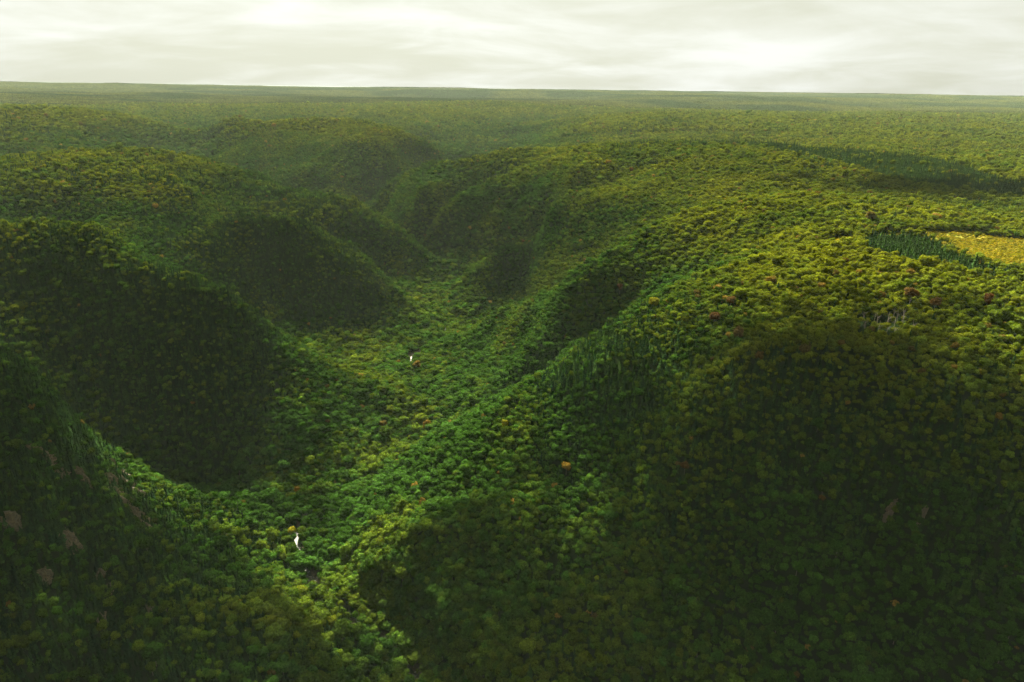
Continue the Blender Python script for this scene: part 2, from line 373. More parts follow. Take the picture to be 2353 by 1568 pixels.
BARS = []      # gravel bars: where the river bed shows between the trees
for u, v, rad in ((956,819,14),(946,828,7),(974,808,7),(1022,992,7),(796,1131,4.5),(712,1181,4),(684,1232,4),(690,1262,3.5),(714,1336,6),(888,1476,3.5),(952,1562,6),(968,716,8)):
    p = hit(u, v); k = int(np.argmin(np.hypot(RIVER_W[:, 0]-p[0], RIVER_W[:, 1]-p[1])))
    BARS.append((RIVER_W[k, 0]*0.6+p[0]*0.4, RIVER_W[k, 1]*0.6+p[1]*0.4, rad))
def bar_dist(x, y):
    d = np.full(np.shape(x), 1e3)
    for bx, by, r in BARS: d = np.minimum(d, np.hypot(x-bx, y-by)-r)
    return d
CRAGS = [  # u, v, half width across, half length down, bare share
 (285,1095,6,12),(300,1125,8,10),(285,1150,7,10),(312,1185,8,15),(330,1215,5,9),(262,1120,5,7),(95,1052,4,9),(135,1085,9,6),(160,1250,8,7),(118,1065,6,5),(25,1200,7,5),(232,1330,6,4),(250,1365,6,4),(235,1425,7,4),(340,1412,5,3),(100,1330,6,4),(190,1105,4,6),(2052,1175,2.6,3.5),(2040,1195,2.2,3),(2120,1190,1.6,4)]
CRAG_P = [(hit(u, v), a, b) for u, v, a, b in CRAGS]
SNAGS = [(2000+rng.uniform(-18, 95), 745+rng.uniform(-8, 36)) for _ in range(18)]
SNAG_P = [hit(u, v) for u, v in SNAGS]

# ------------------------------------------------------------------ terrain sheet
def axis(lo, hi, fine_lo, fine_hi, step, grow):
    a = list(np.arange(fine_lo, fine_hi+0.1, step)); s = step
    while a[-1] < hi: s *= grow; a.append(a[-1]+s)
    s = step
    while a[0] > lo: s *= grow; a.insert(0, a[0]-s)
    return np.array(a)
gx = axis(-26000, 26000, -750, 800, 9.0, 1.035); gy = axis(-3000, 19000, 150, 1500, 9.0, 1.022)
GX, GY = np.meshgrid(gx, gy); GZ = height(GX, GY)
nxx, nyy = len(gx), len(gy)
ii = np.arange(nxx*nyy).reshape(nyy, nxx)
quads = np.stack([ii[:-1, :-1], ii[:-1, 1:], ii[1:, 1:], ii[1:, :-1]], -1).reshape(-1, 4)
me = bpy.data.meshes.new('terrain')
me.vertices.add(nxx*nyy); me.vertices.foreach_set('co', np.stack([GX, GY, GZ], -1).astype(np.float32).ravel())
me.loops.add(quads.size); me.loops.foreach_set('vertex_index', quads.ravel().astype(np.int32))
me.polygons.add(len(quads)); me.polygons.foreach_set('loop_start', np.arange(0, quads.size, 4, dtype=np.int32))
me.polygons.foreach_set('loop_total', np.full(len(quads), 4, np.int32)); me.update(calc_edges=True)
me.polygons.foreach_set('use_smooth', [True]*len(quads))
cov = me.color_attributes.new('cover', 'FLOAT_COLOR', 'POINT')
cf = np.zeros((nyy, nxx, 4), np.float32); cf[..., 3] = 1
cf[..., 0] = in_field(GX, GY); Dv, _, _ = river_dist(GX, GY)
cf[..., 1] = np.clip(1-sstep(-3, 4, bar_dist(GX, GY))+0.5*(1-sstep(4, 10, Dv)), 0, 1)
cf[..., 2] = sstep(9000, 13000, np.hypot(GX, GY))
cov.data.foreach_set('color', cf.ravel()); me.materials.append(M_GROUND)
terrain = tag(link(bpy.data.objects.new('terrain', me)), kind='structure')

# ------------------------------------------------------------------ river
def river_mesh():
    P = RIVER_W; V = []; F = []
    for i in range(len(P)):
        a = P[max(i-1, 0)]; b = P[min(i+1, len(P)-1)]; t = b-a; n = np.array([-t[1], t[0]])/math.hypot(t[0], t[1])
        w = 2.3+0.8*math.sin(i*0.37)+0.5*math.sin(i*1.3)
        for s in (-1, -0.5, 0, 0.5, 1): V.append((P[i][0]+n[0]*w*s, P[i][1]+n[1]*w*s, P[i][2]+0.42))
        if i:
            for k in range(4): o = 5*(i-1)+k; F.append((o, o+1, o+6, o+5))
    return mesh_of('river', V, F, (M_WATER,), True)
tag(link(bpy.data.objects.new('river', river_mesh())), kind='structure')

# ------------------------------------------------------------------ tree shapes
def add_clump_attr(me, vals):
    a = me.attributes.new('clump', 'FLOAT', 'FACE'); a.data.foreach_set('value', np.asarray(vals, np.float32))
def rand_unit(r):
    v = r.normal(size=3); return v/np.linalg.norm(v)
def ico(sub):
    bm = bmesh.new(); bmesh.ops.create_icosphere(bm, subdivisions=sub, radius=1)
    V = np.array([v.co[:] for v in bm.verts]); F = [tuple(v.index for v in f.verts) for f in bm.faces]; bm.free(); return V, F
ICO1, ICO2 = ico(1), ico(2)
def broadleaf_crown(seed, R, H, base, lobes, leaves, leaf):
    """A crown of several domed lobes, each a lumpy leafy mass with loose clumps of leaves standing off it."""
    r = np.random.default_rng(seed); V = []; F = []; C = []
    L = []
    for k in range(lobes):
        if k == 0: c = np.array([0, 0, base+H*0.5]); s = R*0.62
        else:
            a = k*2.4+r.uniform(-.5, .5); q = R*r.uniform(0.38, 0.62); c = np.array([math.cos(a)*q, math.sin(a)*q, base+H*r.uniform(0.22, 0.72)]); s = R*r.uniform(0.34, 0.5)
        L.append((c, s, s*r.uniform(0.75, 1.0)*H/R*0.8))
    for c, s, sz in L:
        o = len(V); VV, FF = ICO1
        for v in VV:
            q = v*(0.86+r.uniform(-.1, .1)); V.append((c[0]+q[0]*s, c[1]+q[1]*s, c[2]+q[2]*sz))
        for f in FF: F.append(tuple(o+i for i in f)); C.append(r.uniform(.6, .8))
    for k in range(leaves):
        c, s, sz = L[r.integers(len(L))]; n = rand_unit(r)
        if n[2] < -0.35: n[2] *= -1
        p = c+np.array([n[0]*s, n[1]*s, n[2]*sz])*r.uniform(0.88, 1.12)
        d = n+rand_unit(r)*0.5; d /= np.linalg.norm(d)
        t = np.cross(d, rand_unit(r)); t /= np.linalg.norm(t); b = np.cross(d, t); sz2 = leaf*r.uniform(0.6, 1.3)
        o = len(V); m = r.uniform(.55, 1)
        V += [tuple(p+t*sz2), tuple(p+b*sz2*m+d*sz2*0.25), tuple(p-t*sz2), tuple(p-b*sz2*m+d*sz2*0.15)]
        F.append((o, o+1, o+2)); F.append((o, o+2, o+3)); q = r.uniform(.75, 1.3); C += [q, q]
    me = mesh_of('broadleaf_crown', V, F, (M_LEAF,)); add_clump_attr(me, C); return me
def conifer_crown(seed, R, H, base, tiers, boughs, thin=1.0):
    """Whorls of drooping, uneven boughs round a tapering spire."""
    r = np.random.default_rng(seed); V = []; F = []; C = []
    n = 7; o = 0
    for i in range(n): a = i*2*math.pi/n; V.append((math.cos(a)*R*0.5, math.sin(a)*R*0.5, base+H*0.03))
    V.append((0, 0, base+H)); V.append((0, 0, base))
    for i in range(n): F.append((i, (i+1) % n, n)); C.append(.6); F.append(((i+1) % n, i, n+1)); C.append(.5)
    for k in range(tiers):
        t = k/(tiers-1); z = base+H*(0.02+0.9*t); rad = R*(1-t)**0.85*thin+0.18
        nb = max(4, int(boughs*(1-0.5*t)))
        for j in range(nb):
            a = (j+r.uniform(-.35, .35))*2*math.pi/nb+k*0.7; q = rad*r.uniform(0.5, 1.3); dz = q*r.uniform(.25, .5)
            w = q*math.pi/nb*r.uniform(0.7, 1.1)*1.2; ca, sa = math.cos(a), math.sin(a)
            o = len(V); lift = H/tiers*0.75
            V += [(0, 0, z+lift), (ca*q*.6-sa*w, sa*q*.6+ca*w, z+lift*0.1-dz*.45), (ca*q, sa*q, z-dz), (ca*q*.6+sa*w, sa*q*.6-ca*w, z+lift*0.1-dz*.5)]
            F.append((o, o+1, o+2)); F.append((o, o+2, o+3)); m = r.uniform(.7, 1.3); C += [m, m]
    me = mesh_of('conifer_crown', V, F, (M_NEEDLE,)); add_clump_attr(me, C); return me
def trunk_mesh(seed, h, r0, limbs, mat):
    r = np.random.default_rng(seed); V = []; F = []
    def tube(P, rr, n=6):
        o = len(V)
        for i, (p, q) in enumerate(zip(P, rr)):
            for j in range(n): a = j*2*math.pi/n; V.append((p[0]+math.cos(a)*q, p[1]+math.sin(a)*q, p[2]))
            if i:
                for j in range(n): b = o+(i-1)*n; F.append((b+j, b+(j+1) % n, b+n+(j+1) % n, b+n+j))
        F.append(tuple(o+(len(P)-1)*n+j for j in range(n)))
    x = np.cumsum(np.vstack([[0, 0], r.uniform(-.2, .2, (4, 2))]), 0)
    tube([(x[i][0], x[i][1], -1.5+(h+1.5)*i/4) for i in range(5)], [r0*(1-0.2*i) for i in range(5)])
    for k in range(limbs):
        a = r.uniform(0, 6.28); z = h*r.uniform(.4, .8); l = h*r.uniform(.15, .3)
        tube([(0, 0, z), (math.cos(a)*l*.5, math.sin(a)*l*.5, z+l*.4), (math.cos(a)*l, math.sin(a)*l, z+l*.8)], [r0*.4, r0*.28, r0*.1], 5)
    return mesh_of('trunk', V, F, (mat,), True)
BROAD = [broadleaf_crown(100+i, *p) for i, p in enumerate([
    (4.6, 7.0, 5.5, 9, 330, 0.62), (5.0, 6.2, 6.0, 11, 380, 0.62), (4.2, 8.0, 5.5, 9, 320, 0.6), (4.8, 6.8, 6.0, 12, 380, 0.6),
    (3.8, 7.4, 5.0, 7, 280, 0.58), (5.2, 7.2, 6.5, 13, 420, 0.64), (4.4, 6.4, 5.0, 8, 300, 0.7)])]
CONI = [conifer_crown(200+i, *p) for i, p in enumerate([
    (2.9, 11, 0.6, 11, 8), (2.6, 12.5, 0.8, 12, 7), (3.2, 10.5, 0.5, 10, 8), (2.3, 12, 1.0, 11, 7, .9), (2.9, 13, 1.0, 12, 8)])]
TRUNK_B = [trunk_mesh(300+i, 9.5, 0.26, 4, M_BARK) for i in range(3)]
TRUNK_C = [trunk_mesh(310+i, 13, 0.2, 0, M_BARK) for i in range(2)]
SHRUB = [broadleaf_crown(400+i, 1.9, 2.2, 0.0, 5, 60, 0.5) for i in range(3)]
def canopy_patch(seed):
    """A far patch of wood, seen small: forty low crowns of leaves and spires."""
    r = np.random.default_rng(seed); V = []; F = []; C = []
    for k in range(46):
        x, y = r.uniform(-27, 27, 2); s = r.uniform(3.8, 6.2); c = r.uniform(.7, 1.3); o = len(V); VV, FF = ICO1
        h = r.uniform(5, 9)
        for v in VV: q = v*(1+r.uniform(-.22, .22)); V.append((x+q[0]*s, y+q[1]*s, h+q[2]*s*0.9))
        for f in FF: F.append(tuple(o+i for i in f)); C.append(c*r.uniform(.85, 1.15))
    for k in range(20):
        x, y = r.uniform(-27, 27, 2); o = len(V); h = r.uniform(13, 18)
        V += [(x+2.4*math.cos(a), y+2.4*math.sin(a), 2) for a in (0, 1.26, 2.5, 3.8, 5)]+[(x, y, h)]
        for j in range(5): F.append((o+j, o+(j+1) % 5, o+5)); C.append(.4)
    me = mesh_of('canopy_patch', V, F, (M_LEAF,)); add_clump_attr(me, C); return me
PATCH = [canopy_patch(500+i) for i in range(4)]

# ------------------------------------------------------------------ where the trees stand
def jitter_grid(x0, x1, y0, y1, step, r, jit=0.5):
    X, Y = np.meshgrid(np.arange(x0, x1, step), np.arange(y0, y1, step)); X = X+ (np.arange(X.shape[0]) % 2)[:, None]*step*.5
    X = X.ravel(); Y = Y.ravel(); return X+r.uniform(-jit, jit, len(X))*step, Y+r.uniform(-jit, jit, len(Y))*step
CX_BLOBS = [  # (u, v, E, radius, strength): conifer-rich ground (+) and leafy ground (-)
 (200,760,190,170,.6),(420,740,170,110,.55),(60,700,220,150,.5),(560,860,90,90,.35),(300,900,110,110,.5),
 (600,620,120,130,.75),(760,690,70,120,.7),(680,560,160,110,.5),(520,600,140,110,.6),
 (60,930,225,90,.6),(220,1080,150,80,.45),(200,1350,140,110,.45),(100,1200,190,90,.5),
 (450,470,200,160,.35),(850,560,110,140,.35),(700,500,140,140,.3),
 (960,330,210,250,.35),(930,400,170,260,.4),
 (1190,850,90,45,.55),(1150,905,60,30,.6),(1260,820,112,36,.5),(1350,750,152,40,.4),(1180,680,70,90,.35),(1360,830,170,55,.55),(1400,960,150,60,.5),(1330,900,150,50,.5),
 (1800,950,225,50,.05),(1900,1100,195,60,.2),(2050,780,260,30,.3),(2050,1200,185,60,.2),(1750,600,262,120,-.3),(1700,900,215,90,-.2),(1750,820,255,40,.3),
 (520,1200,50,50,.35),(640,1220,20,40,.4),(820,1420,12,45,.5),(700,1450,25,60,.35),
 (930,1000,15,70,-.8),(830,960,15,80,-.8),(760,1010,15,80,-.7),(900,860,20,90,-.9),(1060,820,30,90,-.9),(420,1090,60,80,-.6),(650,1090,20,70,-.6),
 (1130,760,50,90,-.7),(1500,620,215,150,-.5),(1250,780,100,70,-.5),(1150,1000,70,80,-.35),(900,1350,30,80,-.5),(1500,480,250,250,-.35),(1900,640,272,140,-.45),(1100,1200,70,90,-.3),(950,700,24,100,-.7)]
_cb = [(ground(u, v, E)[:2], r, s) for u, v, E, r, s in CX_BLOBS]
def conifer_share(x, y, z):
    f = 0.20+0.30*fbm(x/150, y/150, 31, 3)+0.15*fbm(x/35, y/35, 41, 2)
    for c, r, s in _cb: f = f+s*np.exp(-((x-c[0])**2+(y-c[1])**2)/(r*r))
    st = inside(x+5*fbm(x/18, y/18, 303, 3), y+9*fbm(x/20, y/20, 304, 3), STAND_XY); cw = inside(x, y, CRESTWOOD_XY)
    f = np.minimum(f, 0.72)
    return np.where(st, 2.0, np.where(cw, 0.95, f))
def in_fan(x, y, margin):
    a = np.abs(np.arctan2(x, y)); d = np.hypot(x, y)
    return (y > -200) & ((a < math.radians(40+margin)) | (d < 420))
def clear(x, y, rad):
    D, _, _ = river_dist(x, y)
    ok = (D > 1.4+rad*.3) & (bar_dist(x, y) > rad*.35) & ~(in_field(x, y) & (rng.random(np.shape(x)) < 0.993))
    for p, a, b in CRAG_P: ok &= np.hypot(x-p[0], y-p[1]) > 0.5*min(a, b)
    return ok
BT = []; CT = []     # rows: x, y, z, scale_xy, scale_z, rot, variant, tint r, g, b
def tint_broad(x, y, z, n, r):
    hi = sstep(195, 275, z)+0.25*fbm(x/300, y/300, 51, 2)
    y0 = np.clip(0.14+0.62*hi+0.3*fbm(x/60, y/60, 55, 2)+r.normal(0, .15, n), 0, 1.15)
    g = np.array([0.023, 0.058, 0.008]); yl = np.array([0.088, 0.104, 0.006])
    c = g*(1-y0[:, None])+yl*y0[:, None]
    c = c*np.exp(r.normal(0, .2, n))[:, None]
    o = r.random(n) < 0.003+0.010*np.clip(hi, 0, 1)
    c[o] = np.array([0.11, 0.075, 0.014])*np.exp(r.normal(0, .25, o.sum()))[:, None]
    rd = r.random(n) < 0.001+0.002*np.clip(hi, 0, 1); c[rd] = np.array([0.07, 0.055, 0.014])
    return np.clip(c, 0.004, 0.3)
def tint_con(x, y, z, n, r):
    k = np.clip(r.normal(.4, .3, n)+0.25*sstep(180, 270, z), 0, 1)[:, None]
    return np.clip((np.array([0.008, 0.024, 0.009])*(1-k)+np.array([0.026, 0.052, 0.010])*k)*np.exp(r.normal(0, .18, n))[:, None], .003, .2)
def plant(r, x, y, kind, sc):
    n = len(x)
    if n == 0: return
    z = height(x, y)
    s = sc*np.exp(r.normal(0, .2, n))
    if kind == 'b':
        D, _, _ = river_dist(x, y)
        low = 1-sstep(20, 80, z); s = s*(1+0.36*low)*np.clip(r.normal(1, .12, n), .7, 1.4)*(1-.16*sstep(90, 160, z)*(1-sstep(600, 900, np.hypot(x, y))))
        t = tint_broad(x, y, z, n, r); BT.append(np.column_stack([x, y, z-0.4, s, s*r.uniform(.85, 1.15, n), r.uniform(0, 6.28, n), r.integers(0, len(BROAD), n), t]))
    else:
        s = np.where(inside(x, y, STAND_XY), s*0.85, s)
        t = tint_con(x, y, z, n, r); CT.append(np.column_stack([x, y, z-0.3, s, s*r.uniform(.8, 1.2, n), r.uniform(0, 6.28, n), r.integers(0, len(CONI), n), t]))
def fill(d0, d1, stepb, stepc, sb, sc, margin, gap):
    R = d1
    # leafy trees first
    x, y = jitter_grid(-R, R, -200 if d0 == 0 else 0, R, stepb, rng)
    d = np.hypot(x, y); m = (d >= d0) & (d < d1) & in_fan(x, y, margin); x, y = x[m], y[m]
    f = conifer_share(x, y, None); keep = (rng.random(len(x)) > np.clip(f, 0, .97)) & (f < 1.5) & clear(x, y, 4*sb); x, y = x[keep], y[keep]
    plant(rng, x, y, 'b', sb)
    x2, y2 = jitter_grid(-R, R, -200 if d0 == 0 else 0, R, stepc, rng, .5)
    d = np.hypot(x2, y2); m = (d >= d0) & (d < d1) & in_fan(x2, y2, margin); x2, y2 = x2[m], y2[m]
    f = conifer_share(x2, y2, None); keep = (rng.random(len(x2)) < np.clip(f, 0.015, 1)) & clear(x2, y2, 2*sc); x2, y2 = x2[keep], y2[keep]
    plant(rng, x2, y2, 'c', sc)
fill(0, 1500, 4.2, 3.2, 0.61, 0.62, 8, 1)
x, y = jitter_grid(-1100, 1100, -150, 1200, 4.8, rng); m = (np.hypot(x, y) < 1200) & in_fan(x, y, 6); x, y = x[m], y[m]; m = clear(x, y, 1.5) & (rng.random(len(x)) > conifer_share(x, y, None)*1.15); plant(rng, x[m], y[m], 'b', 0.47)
def steep_extra(d0, d1, step, s, kind):
    # a slope has more surface than its plan: fill it in proportion
    x, y = jitter_grid(-d1, d1, -100, d1, step, rng); d = np.hypot(x, y); m = (d >= d0) & (d < d1) & in_fan(x, y, 5); x, y = x[m], y[m]
    e = 6.0; h0 = height(x, y); sx_ = (height(x+e, y)-h0)/e; sy_ = (height(x, y+e)-h0)/e; k = np.sqrt(1+sx_**2+sy_**2)-1
    f = conifer_share(x, y, None); pk = np.clip(k*1.7, 0, 1)*(np.clip(f, .05, 1) if kind == 'c' else np.clip(1-f, 0.12, 1))
    m = (rng.random(len(x)) < pk) & clear(x, y, 2.0); plant(rng, x[m], y[m], kind, s)
steep_extra(0, 1500, 3.6, 0.5, 'b'); steep_extra(0, 1500, 2.8, 0.58, 'c'); steep_extra(1500, 3000, 5.0, 0.7, 'b'); steep_extra(1500, 3000, 4.4, 0.8, 'c')
fill(1500, 3000, 5.6, 4.9, 0.80, 0.88, 4, 1)
fill(3000, 6200, 8.8, 9.0, 1.2, 1.4, 3, 1)
BT = np.vstack(BT); CT = np.vstack(CT)
# shrubs in the meadow and along the river
FA = np.vstack(FIELD_XY)
sx, sy = jitter_grid(FA[:, 0].min()-10, FA[:, 0].max()+10, FA[:, 1].min()-10, FA[:, 1].max()+10, 2.5, rng)
m = in_field(sx+rng.normal(0, 4, len(sx)), sy+rng.normal(0, 4, len(sx))) & (rng.random(len(sx)) < 0.8+0.5*fbm(sx/30, sy/30, 91, 2)); sx, sy = sx[m], sy[m]
kk = np.clip(rng.normal(.5, .3, len(sx)), 0, 1)[:, None]
ST = np.column_stack([sx, sy, height(sx, sy)-.3, rng.uniform(.6, 1.25, len(sx)), rng.uniform(.5, 1.1, len(sx)), rng.uniform(0, 6.28, len(sx)), rng.integers(0, 3, len(sx)),
    np.array([0.09, 0.10, 0.007])*(1-kk)+np.array([0.21, 0.165, 0.012])*kk])
bx = []
for (x0, y0, r0) in BARS:
    for _ in range(9):
        a = rng.uniform(0, 6.28); bx.append((x0+math.cos(a)*(r0+rng.uniform(-1, 3)), y0+math.sin(a)*(r0+rng.uniform(-1, 3))))
bx = np.array(bx); D_, _, _ = river_dist(bx[:, 0], bx[:, 1]); bx = bx[D_ > 5]
ST2 = np.column_stack([bx, height(bx[:, 0], bx[:, 1]), rng.uniform(.7, 1.3, len(bx)), rng.uniform(.7, 1.3, len(bx)), rng.uniform(0, 6, len(bx)), rng.integers(0, 3, len(bx)), np.tile([0.07, 0.09, 0.015], (len(bx), 1))])
ST = np.vstack([ST, ST2])
# far patches
px, py = [], []
x, y = jitter_grid(-15000, 15000, 3000, 19000, 50, rng, .3); d = np.hypot(x, y)
m = (d > 6150) & (d < 18700) & in_fan(x, y, 2); x, y = x[m], y[m]
n = len(x); t = tint_broad(x, y, np.full(n, 215.0), n, rng)*0.8
mixk = np.clip(0.5+1.1*fbm(x/900, y/700, 61, 3), 0, 1)[:, None]; t = t.mean(1, keepdims=True)*0+np.array([0.02, 0.036, 0.008])*(1-mixk)+np.array([0.07, 0.075, 0.009])*mixk
t *= np.exp(rng.normal(0, .12, n))[:, None]
PT = np.column_stack([x, y, height(x, y)-1.5, np.full(n, 1.05), rng.uniform(.8, 1.3, n), rng.integers(0, 4, n)*1.5708, rng.integers(0, 4, n), t])

# ------------------------------------------------------------------ which trees the photograph shows largest
def visible(T, top):
    """For trees within 900 m: is the crown's middle seen from the camera over the land and the wood in front?"""
    P = T[:, :3].copy(); P[:, 2] += top*0.75*T[:, 4]
    ok = np.ones(len(P), bool)
    for t in np.linspace(0.80, 0.985, 16):
        q = P*t; q[:, 2] = CAM_Z+(P[:, 2]-CAM_Z)*t
        ok &= q[:, 2] > height(q[:, 0], q[:, 1])+5.0
    u, v, f = project(P)
    return ok & (f > 0) & (u > 6) & (u < 2347) & (v < 1560) & (v > 0)
def pick(T, top, width, n, dmax):
    d = np.sqrt(T[:, 0]**2+T[:, 1]**2+(CAM_Z-T[:, 2])**2); u_, v_, f_ = project(T[:, :3]); cand = np.where((d < dmax) & (f_ > 0) & (u_ > 6) & (u_ < 2347) & (v_ > 0) & (v_ < 1575))[0]
    size = width*T[cand, 3]/d[cand]*np.sqrt(T[cand, 4]/T[cand, 3])
    cand = cand[np.argsort(-size)][:n*16]; ok = visible(T[cand], top); return cand[ok][:n]
SPECIAL_B = [(1202,560,'red'),(1639,749,'red'),(1693,790,'pink'),(1677,707,'rust'),(2264,709,'red'),(2087,703,'rust'),(1572,1087,'rust'),(682,1137,'orange'),(1500,713,'yellow'),(1160,985,'yellow'),(1345,608,'pink'),(1424,672,'red'),(672,1235,'yellow'),(2145,712,'rust'),(1450,395,'red'),(1300,1095,'orange')]
SPC = dict(red=(0.075, .038, .014), pink=(0.085, .06, .022), rust=(0.075, .045, .014), orange=(.12, .08, .012), yellow=(.12, .12, .009))

def build_mass(name, T, protos, label, cat):
    src = bpy.data.collections.new(name+'_kinds')
    for i, me_ in enumerate(protos):
        o = bpy.data.objects.new('%s_kind_%02d' % (name, i), me_); o.color = (0, 0, 0, 1); src.objects.link(o)
    me = bpy.data.meshes.new(name); me.vertices.add(len(T)); me.vertices.foreach_set('co', T[:, :3].astype(np.float32).ravel())
    def attr(nm, ty, data, key='vector'):
        a = me.attributes.new(nm, ty, 'POINT'); a.data.foreach_set(key, np.ascontiguousarray(data).ravel())
    attr('size', 'FLOAT_VECTOR', np.column_stack([T[:, 3], T[:, 3], T[:, 4]]).astype(np.float32))
    attr('turn', 'FLOAT_VECTOR', np.column_stack([rng.normal(0, .04, len(T)), rng.normal(0, .04, len(T)), T[:, 5]]).astype(np.float32))
    attr('which', 'INT', T[:, 6].astype(np.int32), 'value')
    attr('tint', 'FLOAT_VECTOR', T[:, 7:10].astype(np.float32))
    ob = link(bpy.data.objects.new(name, me)); ob.color = (0, 0, 0, 1)
    ng = bpy.data.node_groups.new(name, 'GeometryNodeTree')
    ng.interface.new_socket('Geometry', in_out='INPUT', socket_type='NodeSocketGeometry'); ng.interface.new_socket('Geometry', in_out='OUTPUT', socket_type='NodeSocketGeometry')
    N, L = ng.nodes, ng.links; gi = N.new('NodeGroupInput'); go = N.new('NodeGroupOutput')
    iop = N.new('GeometryNodeInstanceOnPoints'); ci = N.new('GeometryNodeCollectionInfo'); ci.inputs['Collection'].default_value = src
    ci.inputs['Separate Children'].default_value = True; ci.inputs['Reset Children'].default_value = True
    def na(nm, ty):
        a = N.new('GeometryNodeInputNamedAttribute'); a.data_type = ty; a.inputs['Name'].default_value = nm; return a.outputs[0]
    m2p = N.new('GeometryNodeMeshToPoints'); L.new(gi.outputs[0], m2p.inputs['Mesh'])
    L.new(m2p.outputs[0], iop.inputs['Points']); L.new(ci.outputs[0], iop.inputs['Instance']); iop.inputs['Pick Instance'].default_value = True
    L.new(na('which', 'INT'), iop.inputs['Instance Index']); L.new(na('turn', 'FLOAT_VECTOR'), iop.inputs['Rotation']); L.new(na('size', 'FLOAT_VECTOR'), iop.inputs['Scale'])
    L.new(iop.outputs[0], go.inputs[0])
    md = ob.modifiers.new('scatter', 'NODES'); md.node_group = ng
    tag(ob, label, cat, kind='stuff'); return ob

# words for the place of a tree, for its label: the nearest thing one can find in the photograph, and the way to it
MARKS = [(300,1110,'the pale rock chute'),(110,1070,'the brown crags on the left'),(30,1200,'the flat-topped crag at the left edge'),(235,1375,'the shaded crags low on the left'),
 (682,1137,'the orange tree above the stream bend'),(690,1250,'the pale stream bend'),(715,1336,'the white rapids'),(888,1476,'the last bend of the stream'),(952,1562,'the stream at the bottom edge'),
 (796,1131,'the short stream glint under the near ridge'),(1020,992,'the dark stream pool'),(955,820,'the gravel bar at mid valley'),(1050,1010,'the toe of the near ridge'),(1160,985,'the yellow tree on the near ridge'),
 (1300,825,'the crest of the near ridge'),(1500,713,'the bright yellow tree on the crest'),(1639,749,'the red tree on the right shoulder'),(1572,1087,'the rusty tree low on the right slope'),(1300,1095,'the orange tree midway down the slope'),
 (2045,765,'the dead trunks'),(2087,703,'the rust coloured tree under the spruce stand'),(2264,709,'the red tree near the right edge'),(2100,590,'the dark spruce stand'),(2300,600,'the yellow clearing'),
 (2050,1180,'the dim brown cliff'),(1830,1180,'the shaded spur on the right'),(1950,900,'the dark hollow under the plateau rim'),(2250,950,'the plateau rim at the right edge'),(2280,1350,'the black lower right corner'),
 (1500,1420,'the dark foot of the right slope'),(1200,1450,'the shaded bank right of the stream'),(1150,1250,'the middle of the lit lower slope'),(1400,950,'the gully under the near ridge'),(1700,950,'the steep brow of the right slope'),
 (500,1350,'the wooded flat left of the stream'),(150,1500,'the lower left corner'),(560,1100,'the side valley mouth'),(100,900,'the dark left spur crest'),(400,900,'the big shaded left hillside'),(850,950,'the leafy valley floor')]
def place_words(u, v):
    d = [math.hypot(u-a, (v-b_)*1.1) for a, b_, _ in MARKS]; k = int(np.argmin(d)); a, b_, name = MARKS[k]; dx, dy = u-a, v-b_
    far = 'close ' if d[k] < 38 else ('' if d[k] < 95 else 'well ')
    if abs(dx) > 2.2*abs(dy): w = 'right of' if dx > 0 else 'left of'
    elif abs(dy) > 2.2*abs(dx): w = 'below' if dy > 0 else 'above'
    else: w = ('below' if dy > 0 else 'above')+' and '+('right of' if dx > 0 else 'left of')
    return far+w+' '+name

def colour_word(c):
    if c[0] > 1.15*c[1]: return 'rusty'
    if c[0] > 0.85*c[1]: return 'yellow-green' if c[1] > .08 else 'olive'
    return 'green' if c[1] > 0.05 else 'dark green'
def make_individuals(T, idx, kind):
    names = dict(b=('broadleaf_tree', 'leafy tree', 'leafy trees on the valley slopes'), c=('conifer_tree', 'conifer', 'conifers on the valley slopes'))[kind]
    protos = {}
    seen = {}
    P = T[idx, :3].copy(); P[:, 2] += 8; U, V, _f = project(P)
    med = np.median(T[idx, 3])
    for k, i in enumerate(idx):
        row = T[i]; var = int(row[6])
        if var not in protos:
            e = bpy.data.objects.new(names[0], None); cr = bpy.data.objects.new('crown', (BROAD if kind == 'b' else CONI)[var])
            tr = bpy.data.objects.new('trunk', (TRUNK_B[var % 3] if kind == 'b' else TRUNK_C[var % 2])); protos[var] = (e, cr, tr)
        else:
            e0, c0, t0 = protos[var]; e, cr, tr = e0.copy(), c0.copy(), t0.copy()
        link(e); link(cr, e); link(tr, e); e.empty_display_size = 2
        e.location = row[:3]; e.rotation_euler = (0, 0, row[5]); e.scale = (row[3], row[3], row[4])
        cr.color = (*row[7:10], 1); tr.color = (0, 0, 0, 1)
        w = place_words(U[k], V[k]); size = 'big' if row[3] > med*1.1 else ('small' if row[3] < med*.93 else 'middling')
        tall = 'tall ' if row[4] > row[3]*1.08 else ('low ' if row[4] < row[3]*.9 else '')
        shape = (['round', 'broad', 'domed', 'lobed', 'narrow', 'spreading', 'loose'] if kind == 'b' else ['slender', 'pointed', 'squat', 'thin', 'shaggy'])[var]
        lab = '%s %s%s %s %s %s' % (size, tall, shape, colour_word(row[7:10]), names[1], w)
        if len(lab.split()) > 16: lab = '%s %s %s %s' % (size, shape, names[1], w)
        lab = ' '.join(lab.split()[:16])
        tag(e, lab.strip(), 'tree' if kind == 'b' else 'conifer', names[2])
IB = pick(BT, 13, 9.5, 284, 1500); IC = pick(CT, 15, 6.5, 300, 1500); print('PICKED', len(IB), len(IC))
make_individuals(BT, IB, 'b'); make_individuals(CT, IC, 'c')
